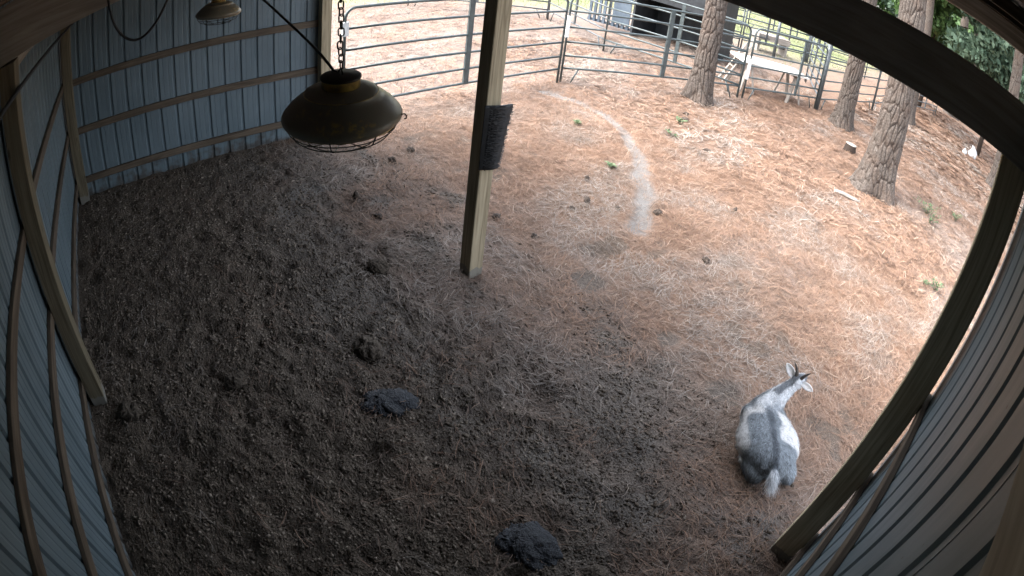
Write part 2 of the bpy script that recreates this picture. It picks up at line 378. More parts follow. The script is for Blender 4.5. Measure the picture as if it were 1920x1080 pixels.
# ribbed metal sheets (profile: a major rib every 0.229 m, two minor ribs between)
def profile(w0, w1, mr=.003):
    pts = []; p = .2286; k = math.floor(w0 / p)
    cand = []
    while k * p < w1 + p:
        b = k * p
        rd = .02 if mr else .012; cand += [(b - .026, 0), (b - .011, rd), (b + .011, rd), (b + .026, 0)]
        for o_ in (.076, .152): cand += [(b + o_ - .011, 0), (b + o_ - .005, mr), (b + o_ + .005, mr), (b + o_ + .011, 0)]
        k += 1
    cand.sort(); pts = [(w0, 0)] + [q for q in cand if w0 + .002 < q[0] < w1 - .002] + [(w1, 0)]
    return pts
def sheet(axis_, off, sgn, w0, w1, ztop, mat='wall_metal', z0=-.03, lift=0.0):
    pr = profile(w0, w1, 0.0 if (axis_ == 'y' and off > 1) else .003); mb = MB(); v = []
    zs = (z0, .6, 1.3, 2.0, None)
    for zz in zs:
        for (u, d) in pr:
            z = ztop(u) if zz is None else zz
            pos = off + sgn * (d + lift)
            v.append((u, pos, z) if axis_ == 'x' else (pos, u, z))
    n = len(pr); f = [(r * n + i, r * n + i + 1, (r + 1) * n + i + 1, (r + 1) * n + i) for r in range(len(zs) - 1) for i in range(n - 1)]
    mb.add(v, f)
    o = spart(mb, 'wall_sheet', mat)
    s = o.modifiers.new('thick', 'SOLIDIFY'); s.thickness = .0012; s.offset = 0
    return o
def splits(a, b, s=.9144):
    r = [a]
    while r[-1] + s < b - .05: r.append(r[-1] + s)
    return list(zip(r, r[1:] + [b]))
for k, (a_, b_) in enumerate(splits(-.07, 7.5)):
    sheet('x', -.0415, -1, a_ - (.012 if k else 0), b_ + .012, lambda u: rof(-.045) - .004, z0=-.05 + rng.normal(0, .008), lift=.0022 * (k % 2))
for k, (a_, b_) in enumerate(splits(-.04, 3.76)):
    sheet('y', -.0415, -1, a_ - (.012 if k else 0), b_ + .012, lambda u: rof(u) - .012, z0=-.05 + rng.normal(0, .01), lift=.0022 * (k % 2))
    sheet('y', 7.483, 1, a_ - (.012 if k else 0), b_ + .012 if b_ < 3.7 else b_, lambda u: rof(u) - .012, z0=-.05 + rng.normal(0, .01), lift=.0022 * (k % 2))
# screws along the girts, seen as little heads on the metal
def screws(pts, axis_):
    mb = MB()
    for (x, y, z) in pts:
        mb.box(x - .006, x + .006, y - .006, y + .006, z - .006, z + .006)
    return mb
for zz in (2.45,):
    spart(MB().beam((-.06, -.02, zz + .2), (7.48, -.02, zz + .2), .038, .14), 'back_plate', 'beam_x')
# headers
spart(MB().beam((-.03, 3.57, 3.09), (7.44, 3.57, 3.09), .038, .285), 'header_beam', 'beam_x')
spart(MB().beam((-.03, 3.75, 3.09), (7.44, 3.75, 3.09), .038, .285), 'header_beam', 'beam_x')
# sloped beams across the shed at each post line
def slope_beam(x0, x1, y0, y1, lo, hi, name='rafter', mat='beam_y'):
    v = []
    for y in (y0, y1):
        for x, zf in ((x0, lo), (x1, lo), (x1, hi), (x0, hi)): v.append((x, y, zf(y)))
    return spart_mb(v, name, mat)
def spart_mb(v, name, mat):
    mb = MB(); mb.add(v, [(0, 3, 2, 1), (4, 5, 6, 7), (0, 1, 5, 4), (1, 2, 6, 5), (2, 3, 7, 6), (3, 0, 4, 7)]); return spart(mb, name, mat)
lo_f = lambda y: 2.73 + .125 * y
slope_beam(-.038, .04, -.25, 4.15, lambda y: lo_f(y) + .02, lambda y: rof(y) - .045)
slope_beam(3.62, 3.70, -.25, 4.15, lo_f, lambda y: rof(y) - .045)
slope_beam(7.355, 7.44, -.25, 4.15, lo_f, lambda y: rof(y) - .045)
for y in (-.2, .3, 1.55, 2.45, 3.35, 4.0):
    v = [(x, yy, rof(yy) + dz) for x in (-.25, 7.7) for yy, dz in ((y - .045, -.043), (y + .045, -.043), (y + .045, -.003), (y - .045, -.003))]
    mb = MB(); mb.add(v, [(0, 1, 2, 3), (4, 7, 6, 5), (0, 4, 5, 1), (1, 5, 6, 2), (2, 6, 7, 3), (3, 7, 4, 0)]); spart(mb, 'purlin', 'lumber_x')
spart(MB().beam((-.25, 4.18, 3.585), (7.7, 4.18, 3.585), .038, .14), 'fascia_board', 'grey_wood_x')
for k, (a_, b_) in enumerate(splits(-.3, 7.75)):
    pr = profile(a_ - (.012 if k else 0), b_ + .012); n = len(pr)
    v = [(u, yy, rof(yy) + d + .002 + .0022 * (k % 2)) for yy in (-.35, 4.24) for u, d in pr]
    mb = MB(); mb.add(v, [(i, i + 1, n + i + 1, n + i) for i in range(n - 1)]); o = spart(mb, 'roof_sheet', 'roof_metal')
    s = o.modifiers.new('thick', 'SOLIDIFY'); s.thickness = .0012; s.offset = 0
# back-wall conduit
cab = MB().tube([(-.02, .165, 2.38), (.4, .165, 2.40), (1.75, .165, 2.46), (3.2, .165, 2.52), (4.4, .165, 2.57), (6.9, .165, 2.66)], .017, 8)
tag(cab.build('conduit', 'black_rubber', smooth=True), 'black conduit running along the top of the back wall', 'conduit')

# ------------------------------------------------------------------ lamps
def make_lamp():
    root = empty('hanging_lamp')
    R = .183
    sh = MB().lathe([(R * .30, R * .55), (R * .36, R * .55), (R * .46, R * .525), (R * .55, R * .485), (R * .595, R * .46), (R * .605, R * .44), (R * .60, R * .43), (R * .72, R * .345), (R * .86, R * .215), (R * .97, R * .07), (R, 0), (R * .99, -R * .06), (R * .93, -R * .13), (R * .915, -R * .125),
                     (R * .96, -R * .06), (R * .955, R * .0), (R * .84, R * .185), (R * .70, R * .315), (R * .57, R * .40), (R * .4, R * .48), (0.001, R * .50)], 64).build('lamp_shade', 'lamp_metal', root, True)
    MB().tube([(R * .604 * math.cos(t), R * .604 * math.sin(t), R * .45) for t in [2 * math.pi * i / 56 for i in range(56)]], .0016, 6, closed=True).build('shade_rim', 'rim_gold', sh, True)
    MB().tube([(R * .925 * math.cos(t), R * .925 * math.sin(t), -R * .13) for t in [2 * math.pi * i / 56 for i in range(56)]], .0022, 6, closed=True).build('shade_rim', 'rim_gold', sh, True)
    cap = MB().lathe([(R * .30, R * .53), (R * .315, R * .55), (R * .315, R * .70), (R * .325, R * .71), (R * .325, R * .755), (R * .30, R * .77), (R * .06, R * .785), (0.0005, R * .785)], 40).build('lamp_cap', 'lamp_gold', root, True)
    MB().lathe([(R * .333, R * .715), (R * .335, R * .755), (R * .31, R * .775), (R * .06, R * .80), (.0005, R * .802)], 40).build('cap_lid', 'wire_dark', cap, True)
    # cage
    cg = MB()
    for k, (rr, zz) in enumerate(((.90, -.22), (.80, -.36), (.58, -.48), (.22, -.54))):
        cg.tube([(R * rr * math.cos(t), R * rr * math.sin(t), R * zz) for t in [2 * math.pi * i / 40 for i in range(40)]], .0020, 5, closed=True)
    for q in range(8):
        t = 2 * math.pi * q / 8 + .2
        cg.tube([(R * rr * math.cos(t), R * rr * math.sin(t), R * zz) for rr, zz in ((.94, -.10), (.90, -.22), (.86, -.30), (.80, -.36), (.70, -.43), (.58, -.48), (.22, -.54))], .0020, 5)
    cg.build('wire_cage', 'wire_dark', root, True)
    hk = MB(); t = math.radians(52); ux, uy = math.cos(t), math.sin(t)
    hk.tube([(ux * R * (.96 + a_), uy * R * (.96 + a_), R * z_) for a_, z_ in ((0, -.02), (.03, .03), (.08, .045), (.115, .01), (.11, -.045), (.08, -.06))], .0024, 6)
    hk.build('hook', 'wire_dark', root, True)
    MB().lathe([(.001, -.06), (.028, -.052), (.042, -.03), (.04, 0), (.022, .035), (.018, .06), (.018, .11)], 24).build('bulb', 'bulb_glass', root, True)
    # bail and chain
    MB().tube([(-.012, 0, R * .78), (-.014, 0, R * .83), (0, 0, R * .91), (.014, 0, R * .83), (.012, 0, R * .78)], .0025, 6).build('hanger_loop', 'wire_dark', root, True)
    ch = MB().tube([(0, .0, R * .88), (0, 0, R * .91)], .002, 6).build('chain', 'wire_dark', root, True)
    L, Wd = .030, .0085; pts = []
    for i in range(16):
        t = 2 * math.pi * i / 16
        pts.append((Wd * math.cos(t), 0, (L / 2 - Wd) * (1 if math.sin(t) > 0 else -1) + Wd * math.sin(t)))
    lm = MB().tube(pts, .0024, 6, closed=True).mesh('link', 'wire_dark', True)
    z = R * .91 + .010; i = 0
    while z < .74:
        o = obj('link', lm, ch, (.0015 * math.sin(i * 1.7), .0015 * math.cos(i), z)); o.rotation_euler = (0, 0, (math.pi / 2 if i % 2 else 0) + .35 * math.sin(i)); z += .0235; i += 1
    root.scale = (1, 1, .86)
    return root
l1 = make_lamp(); l1.location = (5.61, 1.615, 2.572); l1.rotation_euler = (.03, .02, 0)
tag(l1, 'large black and gold barn lamp hanging on a chain, nearest to the camera', 'lamp', 'hanging barn lamps')
l2 = copy_tree(l1); l2.location = (2.84, 1.73, 2.46); l2.rotation_euler = (-.03, .03, 1.2)
tag(l2, 'smaller looking caged barn lamp hanging far off in front of the end wall', 'lamp', 'hanging barn lamps')
def spline(pts, n=8):
    P = [Vector(p) for p in pts]; P = [P[0] * 2 - P[1]] + P + [P[-1] * 2 - P[-2]]; out = []
    for i in range(1, len(P) - 2):
        for k in range(n):
            t = k / n; a, b, c_, d = P[i - 1:i + 3]
            out.append(.5 * ((2 * b) + (c_ - a) * t + (2 * a - 5 * b + 4 * c_ - d) * t * t + (3 * b - a - 3 * c_ + d) * t ** 3))
    return out + [P[-2]]
cord = MB().tube(spline([(5.60, 1.612, 2.694), (5.575, 1.604, 2.698), (5.549, 1.595, 2.716), (5.473, 1.581, 2.748), (5.292, 1.558, 2.796), (5.006, 1.525, 2.862), (4.619, 1.468, 2.962), (4.2, 1.42, 3.12), (3.72, 1.40, 3.2)]), .0046, 7)
tag(cord.build('lamp_cord', 'black_rubber', smooth=True), 'black power cord running from the nearest lamp up to the roof', 'cord')
loop = MB().tube(spline([(3.72, .82, 3.15), (3.76, .845, 2.95), (3.78, .871, 2.812), (3.78, .898, 2.722), (3.78, .943, 2.643), (3.78, 1.001, 2.594), (3.78, 1.061, 2.581), (3.78, 1.125, 2.61), (3.78, 1.188, 2.675), (3.78, 1.246, 2.776), (3.76, 1.32, 2.95), (3.74, 1.42, 3.15)]), .0085, 7)
tag(loop.build('slack_cable', 'black_rubber', smooth=True), 'slack black cable hanging in a loop before the end wall', 'cable')

# ------------------------------------------------------------------ scratching brush on the centre post
br = empty('scratching_brush', (3.738, 3.59, 1.09)); tag(br, 'worn black scratching brush fixed to the centre post', 'brush')
mb = MB(); n = 12; rows = 24; zt = .56
def arc(s, z):   # s 0..1 across the plate, bulging from the post and folding round its outer corner
    wdt = .155 + .08 * (z / zt)
    y = -.012 + wdt * s; x = .004 + .045 * math.sin(min(1, s * 1.15) * math.pi * .62)
    return x, y
v = []
for r_ in range(rows + 1):
    z = zt * r_ / rows
    for i in range(n + 1):
        x, y = arc(i / n, z); jag = .010 * math.sin(r_ * 2.3) * math.sin(r_ * .9) if i == n else 0
        v.append((x, y + jag, z))
for r_ in range(rows + 1):
    z = zt * r_ / rows
    for i in range(n + 1):
        x, y = arc(i / n, z); v.append((max(.001, x - .012), y - .004, z))
q = n + 1; o_ = q * (rows + 1)
f = [(r_ * q + i, r_ * q + i + 1, (r_ + 1) * q + i + 1, (r_ + 1) * q + i) for r_ in range(rows) for i in range(n)]
f += [tuple(o_ + k for k in reversed(t)) for t in f]
f += [(r_ * q + n, o_ + r_ * q + n, o_ + (r_ + 1) * q + n, (r_ + 1) * q + n) for r_ in range(rows)]
f += [(r_ * q, (r_ + 1) * q, o_ + (r_ + 1) * q, o_ + r_ * q) for r_ in range(rows)]
f += [(rows * q + i, rows * q + i + 1, o_ + rows * q + i + 1, o_ + rows * q + i) for i in range(n)] + [(i + 1, i, o_ + i, o_ + i + 1) for i in range(n)]
mb.add(v, f); mb.build('brush_plate', 'black_plastic', br, True)
mb = MB()
for col in range(9):
    for r_ in range(46):
        s = .16 + .84 * col / 8; z = .012 + (zt - .02) * r_ / 45 + (.006 if col % 2 else 0); x, y = arc(s, z)
        if rng.random() < .14: continue
        an = (s * 1.15) * math.pi * .55; L = .016 + .012 * rng.random() + (.012 if col == 8 else 0)
        d = Vector((math.cos(an), math.sin(an), rng.normal(0, .22))) * L
        mb.tube([(x - .002, y, z), (x + d.x, y + d.y, z + d.z)], [.0036, .0022], 5)
mb.build('bristles', 'black_rubber', br)['kind'] = 'stuff'

# ------------------------------------------------------------------ fences and gates
RH = (.30, .55, .83, 1.13, 1.44, 1.74)
def panel(a_, b_, label, name='pipe_fence', cat='fence', mat='tube_green', mids=(.5,), round_=True, feet=True, diag=False, rad=.021, tagged=False, heights=RH, group='pipe fence panels', midw=.07):
    a_ = Vector((a_[0], a_[1], 0)); b_ = Vector((b_[0], b_[1], 0)); L = (b_ - a_).length
    ang = math.atan2((b_ - a_).y, (b_ - a_).x)
    root = empty(name, (a_.x, a_.y, H(a_.x, a_.y)), ang); tag(root, label, cat, group)
    top = heights[-1]; rc = .16 if round_ else .0
    def sag(t): return -.012 * math.sin(math.pi * t)
    # outer frame: stiles with curved top corners carrying the top rail
    if round_:
        cur = lambda cx, s: [(cx + s * rc * (1 - math.cos(q)), 0, top - rc + rc * math.sin(q)) for q in [math.pi / 2 * i / 6 for i in range(7)]]
        MB().tube([(0, 0, .02)] + cur(0, 1) + [(L / 2, 0, top - .008)] + cur(L, -1)[::-1] + [(L, 0, .02)], rad * 1.1, 8).build('frame', mat, root, True)
    else:
        for x in (0, L): MB().tube([(x, 0, -.02), (x, 0, top + .03)], rad * 1.15, 8).build('stile', mat, root, True)
        MB().tube([(0, 0, top), (L / 2, 0, top - .01), (L, 0, top)], rad, 8).build('rail', mat, root, True)
    for z in heights[:-1]:
        j = rng.normal(0, .004)
        MB().tube([(0, 0, z + j), (L * .25, rng.normal(0, .006), z + j + sag(.25)), (L * .5, rng.normal(0, .006), z + sag(.5)), (L * .75, 0, z + sag(.75)), (L, 0, z)], rad, 8).build('rail', mat, root, True)
    for s in mids:
        MB().beam((s * L, 0, heights[0] - .03), (s * L, 0, top - .01), midw, .048, .006, (0, 1, 0)).build('upright', mat, root)
    if feet:
        for x, s in ((0, 1), (L, -1)):
            MB().tube([(x + s * .34, 0, heights[0]), (x + s * .20, 0, .0)], rad * .75, 8).build('brace_leg', mat, root, True)
    if diag:
        MB().tube([(.05, .03, heights[0]), (L * .5, .03, top - .1)], rad * .8, 6).build('diagonal_brace', mat, root, True)
        MB().tube([(L - .05, .03, heights[0]), (L * .5, .03, top - .1)], rad * .8, 6).build('diagonal_brace', mat, root, True)
    if tagged: MB().beam((0, -.005, tagged[0]), (0, -.005, tagged[1]), tagged[2], .052, .004, (0, 1, 0)).build('latch_sleeve', 'white_tag', root)
    return root
panel((-.10, 4.02), (-.42, 8.36), 'long green pipe gate hung beside the left front post of the shed', 'pipe_gate', 'gate', mids=(.5,), tagged=(1.34, 1.54, .10), feet=False, group='pipe gates', midw=.10)
panel((-.44, 8.46), (1.18, 12.40), 'green pipe fence panel between the forked joint and the nearest left tree', mids=(.51,), midw=.10, tagged=(.92, 1.34, .055))
panel((1.25, 12.52), (2.14, 15.08), 'round cornered green pipe gate in front of the white table', 'pipe_gate', 'gate', mids=(.66,), group='pipe gates', tagged=(.50, .98, .06))
panel((2.20, 15.20), (2.73, 19.30), 'green pipe fence panel passing behind the slanting middle pine', mids=(.5,))
panel((-2.19, 11.48), (1.12, 12.50), 'green pipe fence panel standing in front of the black shelter', mids=(.53,), midw=.09)
panel((-5.45, 12.55), (-2.25, 11.55), 'grey pipe fence panel left of the black shelter', mat='tube_grey', mids=(.5,), round_=False)
panel((-8.3, 9.5), (-5.55, 12.6), 'grey pipe fence panel at the grass edge far left', mat='tube_grey', mids=(.5,), round_=False)
panel((2.85, 23.2), (4.12, 28.0), 'far grey cross braced gate to the right of the biggest pine', 'pipe_gate', 'gate', 'tube_grey', mids=(.66,), diag=True, round_=False, group='pipe gates')
panel((2.74, 19.4), (2.83, 23.1), 'grey pipe fence panel hidden mostly behind the biggest pine', mat='tube_grey', mids=(.5,))
far_ps = [((-4.3, 16.2), (-2.6, 18.9), 'grey pipe fence panel just right of the black shelter, behind the table'),
          ((-2.55, 19.0), (-1.3, 22.3), 'grey pipe fence panel of the second row, behind the rounded gate'),
          ((-1.25, 22.4), (.3, 26.4), 'grey pipe fence panel of the second row nearest the slanting pine'),
          ((-7.4, 20.5), (-5.4, 24.3), 'distant grey fence panel by the grass, leftmost of the far row'),
          ((-5.3, 24.4), (-3.2, 28.4), 'distant grey fence panel by the grass, second of the far row'),
          ((-3.1, 28.5), (-.6, 33.0), 'distant grey fence panel by the grass, rightmost of the far row'),
          ((.45, 18.3), (2.1, 15.4), 'grey pipe fence panel running back from the tall gate post')]
for a_, b_, lb in far_ps: panel(a_, b_, lb, mat='tube_grey', mids=(.33, .67), round_=False, rad=.024)
# tall posts where the panels meet
def pole(x, y, h, label, r=.05, mat='grey_wood_z'):
    o = MB().tube([(0, 0, -.2), (0, 0, h * .5), (.01, 0, h)], [r * 1.05, r, r * .95], 10).build('fence_post', mat, None, True, (x, y, H(x, y))); tag(o, label, 'post', 'fence posts'); return o
pole(2.17, 15.14, 1.95, 'thick dark fence post at the right end of the rounded gate', .07, 'tube_grey')
pole(-1.62, 19.9, 1.7, 'far dark fence post behind the white table', .06, 'tube_grey')
pole(-1.25, 22.35, 1.8, 'far fence post at a joint of the second fence row', .07, 'tube_grey')

# ------------------------------------------------------------------ black shelter behind the fence
sh = empty('black_shelter', (-2.6, 14.3, 0), math.radians(14)); tag(sh, 'black open fronted livestock shelter with slatted blue grey side', 'shelter')
MB().box(-1.0, 1.6, 1.72, 1.78, 0, 2.0).build('back_panel', 'shelter_black', sh)
MB().box(1.54, 1.6, 0, 1.715, 0, 2.2).build('side_panel', 'shelter_black', sh)
MB().box(-1.0, -.94, 0, 1.715, 0, 2.2).build('side_panel', 'shelter_black', sh)
MB().box(-1.05, 1.65, -.1, 1.85, 2.205, 2.28).build('roof', 'shelter_black', sh)
MB().box(-.935, 1.535, 0.02, .06, 1.25, 2.2).build('front_panel', 'shelter_black', sh)
for k in range(9):
    MB().box(-2.45 + k * .16, -2.37 + k * .16, .02, .07, .12, 2.05).build('slat', 'shelter_blue', sh)
for z in (.12, 1.0, 1.95): MB().box(-2.5, -1.0, .075, .11, z, z + .08).build('slat_rail', 'shelter_blue', sh)
MB().box(-1.55, -1.06, -.02, .015, .25, 1.9).build('door', 'shelter_blue', sh)

# ------------------------------------------------------------------ white table on trestles
tb = empty('trestle_table', (1.05, 14.05, 0), math.radians(54)); tag(tb, 'white topped table on grey wooden trestles behind the rounded gate', 'table')
MB().box(-.98, .98, -.42, .42, .745, .78).build('table_top', 'table_white', tb)
for sx_ in (-.7, .7):
    MB().box(sx_ - .05, sx_ + .05, -.40, .40, .655, .742).build('trestle_beam', 'grey_wood_y', tb)
    for sy in (-1, 1):
        for dx in (-.16, .16):
            MB().beam((sx_ + dx * .3, sy * .30, .66), (sx_ + dx * 1.3, sy * .38, -.03), .09, .05, .004).build('leg', 'grey_wood_z', tb)
ld = empty('wooden_ladder', (.12, 13.35, 0), math.radians(60)); tag(ld, 'grey ladder like frame leaning on the left end of the white table', 'ladder')
for sy in (-.12, .12): MB().beam((0, sy, -.02), (.62, sy, 1.05), .05, .07, .004).build('ladder_rail', 'grey_wood_z', ld)
for k in range(4): MB().beam((.12 + .13 * k, -.12, .2 + .225 * k), (.12 + .13 * k, .12, .2 + .225 * k), .03, .03, .003).build('rung', 'grey_wood_y', ld)
bn = empty('feed_trough', (-2.2, 20.6, 0), math.radians(60)); tag(bn, 'low weathered grey trough standing far behind the white table', 'trough')
MB().box(-.75, .75, -.3, .3, .45, .68).build('trough_box', 'grey_wood_x', bn)
for sx_ in (-.65, .65): MB().box(sx_ - .05, sx_ + .05, -.25, .25, -.05, .447).build('leg', 'grey_wood_z', bn)

# ------------------------------------------------------------------ trees
def cell(u, v, per, seed):
    """cellular F2-F1 on a jittered grid, periodic in u with per cells"""
    iu = np.floor(u).astype(int); iv = np.floor(v).astype(int); f1 = np.full(u.shape, 9.); f2 = np.full(u.shape, 9.); idv = np.zeros(u.shape)
    for du in (-1, 0, 1):
        for dv in (-1, 0, 1):
            cu = iu + du; cv = iv + dv; h1 = _L[(cu % per + seed) & 255, cv & 255]; h2 = _L[(cv + 57) & 255, (cu % per + seed + 31) & 255]
            d = np.hypot(cu + .15 + .7 * h1 - u, cv + .15 + .7 * h2 - v)
            m1 = d < f1; f2 = np.where(m1, f1, np.minimum(f2, d)); idv = np.where(m1, h2, idv); f1 = np.where(m1, d, f1)
    return f2 - f1, idv
def trunk_mesh(r0, hgt, lean, seed, fine=True, flare=.55, fine_h=6.0):
    na = 150 if fine else 40
    zs = np.concatenate([np.linspace(-.25, fine_h, 300 if fine else 50), np.linspace(fine_h + .3, hgt, 16)])
    t = np.arange(na) / na; T, Zz = np.meshgrid(t, zs)
    r = r0 * (1 - .62 * np.clip(Zz / hgt, 0, 1) ** 1.1) * (1 + flare * np.exp(-np.maximum(Zz, -.1) / (r0 * 1.3)) * (1 + .45 * np.sin(T * 2 * np.pi * 3 + seed) + .25 * np.sin(T * 2 * np.pi * 5 + 2 * seed)))
    r = r * (1 + .03 * np.sin(Zz * 1.3 + seed) + .03 * np.sin(T * 2 * np.pi * 2 + Zz * .5))
    per = int(round(2 * np.pi * r0 / .088)); wob = (fbm(T * 6.283 * r0 * 1.0, Zz, .5, seed, 2) - .5) * 1.6
    e_, idv = cell(T * per + wob * .0 + .5 * np.sin(Zz * 3 + T * 2 * np.pi), Zz / .36 + wob, per, seed)
    dep = sstep(.02, .30, e_)
    up = sstep(hgt * .6, hgt * .2, Zz)
    if fine: r = r + (dep * .032 - .022 + idv * .012) * up * min(1, r0 / .25)
    lx = lean[0] * Zz + .06 * np.sin(Zz * .6 + seed) * np.clip(Zz / 4, 0, 1); ly = lean[1] * Zz + .05 * np.sin(Zz * .45 + seed * 2) * np.clip(Zz / 4, 0, 1)
    V = np.stack([r * np.cos(T * 2 * np.pi) + lx, r * np.sin(T * 2 * np.pi) + ly, Zz], -1).reshape(-1, 3)
    ny_ = len(zs); id_ = np.arange(na * ny_).reshape(ny_, na); nxt = np.roll(id_, -1, 1)
    Fc = np.stack([id_[:-1], nxt[:-1], nxt[1:], id_[1:]], -1).reshape(-1, 4)
    return npmesh('trunk', V, Fc, 'bark', True, {'plate': dep.reshape(-1)})
def leaf_cloud(centres, n, size, mat, aspect=.5, name='crown', seed=1, flat=.0):
    """n small leaf faces spread through ellipsoidal clumps (cx,cy,cz,rx,ry,rz)"""
    R_ = np.random.default_rng(seed); C = np.asarray(centres, float); vol = (C[:, 3] * C[:, 4] * C[:, 5]) ** .75
    k = R_.choice(len(C), n, p=vol / vol.sum()); d = R_.normal(size=(n, 3)); d /= np.linalg.norm(d, axis=1)[:, None]
    rr = R_.random(n) ** .45; P_ = C[k, :3] + d * C[k, 3:] * rr[:, None]
    a_ = R_.normal(size=(n, 3)); a_[:, 2] *= (1 - flat); a_ /= np.linalg.norm(a_, axis=1)[:, None]
    b_ = np.cross(a_, R_.normal(size=(n, 3))); b_ /= np.linalg.norm(b_, axis=1)[:, None]
    s = size * (.6 + .8 * R_.random(n))[:, None]
    V = np.stack([P_ - a_ * s, P_ + b_ * s * aspect, P_ + a_ * s, P_ - b_ * s * aspect], 1).reshape(-1, 3)
    tint = np.repeat(np.clip(R_.normal(.45, .2, n) + .25 * (_L[k % 256, 7] - .5), 0, 1), 4)
    return npmesh(name, V, np.arange(4 * n).reshape(-1, 4), mat, False, {'tint': tint})
def pine_crown(seed, z0, z1, r):
    R_ = np.random.default_rng(seed); cs = []
    for i in range(46):
        t = R_.random(); z = z0 + (z1 - z0) * t; a_ = R_.random() * 6.283; q = r * (1 - .75 * t) * (.35 + .65 * R_.random())
        cs.append((q * math.cos(a_), q * math.sin(a_), z, .75, .75, .4))
    return cs
pine_crowns = [leaf_cloud(pine_crown(11, 9.5, 16, 3.8), 8000, .24, 'pine_leaf', .16, seed=3), leaf_cloud(pine_crown(12, 9, 15, 3.6), 8000, .24, 'pine_leaf', .16, seed=4)]
def limbs(seed, z0, z1, r, lean, n=9):
    R_ = np.random.default_rng(seed); mb = MB()
    for i in range(n):
        z = z0 - .6 + (z1 - z0) * .8 * i / n; a_ = i * 2.4 + R_.random(); q = r * (1 - .6 * i / n) * .8
        b0 = Vector((lean[0] * z, lean[1] * z, z))
        mb.tube([b0, b0 + Vector((q * .5 * math.cos(a_), q * .5 * math.sin(a_), .35)), b0 + Vector((q * math.cos(a_), q * math.sin(a_), .5))], [.055, .035, .012], 6)
    return mb
def pine(x, y, r0, lean, label, seed, fine=True, hgt=15, crown=0):
    root = empty('pine_tree', (x, y, H(x, y))); tag(root, label, 'tree', 'pine trees')
    obj('trunk', trunk_mesh(r0, hgt, lean, seed, fine), root)
    cr = obj('crown', pine_crowns[crown], root, (lean[0] * 10, lean[1] * 10, .0)); cr.rotation_euler = (0, 0, seed * 1.3)
    limbs(seed, 9.5, 15, 3.4, lean).build('limb', 'bark', root, True)
    return root
pine(1.02, 11.02, .225, (.0, .0), 'pine trunk left of the white table, nearest the black shelter', 3)
pine(3.12, 14.78, .235, (.0, .0), 'slanting looking middle pine trunk right of the rounded gate', 5, crown=1)
t3 = pine(5.12, 11.42, .315, (.0, .0), 'biggest pine trunk with thick plated bark right of centre', 8)
pine(8.15, 20.8, .27, (0, 0), 'pine trunk partly hidden by the right post of the shed', 9, crown=1)

pine(4.55, 33.0, .36, (0, 0), 'distant pine trunk beyond the cross braced gate, left of a pair', 14, False, crown=1)
pine(5.45, 34.2, .30, (0, 0), 'distant pine trunk beyond the cross braced gate, right of a pair', 15, False)
pine(3.72, 21.6, .26, (0, 0), 'pine trunk peeping out just behind the biggest pine', 18, False)
# broad-leaved trees behind, seen through the gap above the header
def broadleaf(x, y, hgt, r, label, seed, mat='leaf', nleaf=9000, size=.22, lowz=.14, tr=.24):
    R_ = np.random.default_rng(seed); root = empty('broadleaf_tree', (x, y, 0)); tag(root, label, 'tree', 'leafy trees beyond the pasture')
    cs = []
    for i in range(34):
        a_ = R_.random() * 6.283; t = R_.random(); z = hgt * (lowz + (.96 - lowz) * t); q = r * math.sin(math.pi * (.15 + .8 * t)) * R_.random() ** .6
        cs.append((q * math.cos(a_), q * math.sin(a_), z, r * .32, r * .32, r * .24))
    obj('crown', leaf_cloud(cs, nleaf, size, mat, .55, seed=seed), root)
    MB().tube([(0, 0, -.2), (.1, 0, hgt * .3), (.05, .1, hgt * .6), (.1, 0, hgt * .9)], [tr, tr * .8, tr * .5, .03], 10).build('trunk', 'bark', root, True)
    for i in range(6):
        a_ = i * 1.1; z = hgt * (lowz + .06 + .09 * i)
        MB().tube([(.08, 0, z), (r * .35 * math.cos(a_), r * .35 * math.sin(a_), z + hgt * .08), (r * .7 * math.cos(a_), r * .7 * math.sin(a_), z + hgt * .12)], [.09, .05, .015], 6).build('limb', 'bark', root, True)
broadleaf(-6.5, 44, 11, 4.6, 'bright green leafy tree at the left of the gap above the header', 31)
broadleaf(-1.0, 47, 12, 4.8, 'blue green leafy tree in the middle of the gap above the header', 32, 'leaf_blue', 11000)
broadleaf(4.2, 43, 11, 4.4, 'dense dark green tree right of the middle of the gap', 33)
broadleaf(9.8, 46, 12, 4.8, 'leafy tree behind the fork of thin branches at the gap right end', 34)
broadleaf(7.05, 25.3, 9.5, 3.0, 'thin young tree with pale rocks at its foot', 41, 'leaf_blue', 13000, .17, .37, .14)
broadleaf(3.2, 27.5, 9.5, 3.2, 'leafy tree half hidden behind the biggest pine trunk', 42, 'leaf', 13000, .17, .37, .12)
broadleaf(1.5, 60, 16, 6.5, 'tall pale green tree farthest back in the row', 37, 'leaf_blue', 12000, .3)
broadleaf(8.0, 62, 16, 6.5, 'tall green tree farthest back at the right', 38, 'leaf', 12000, .3)

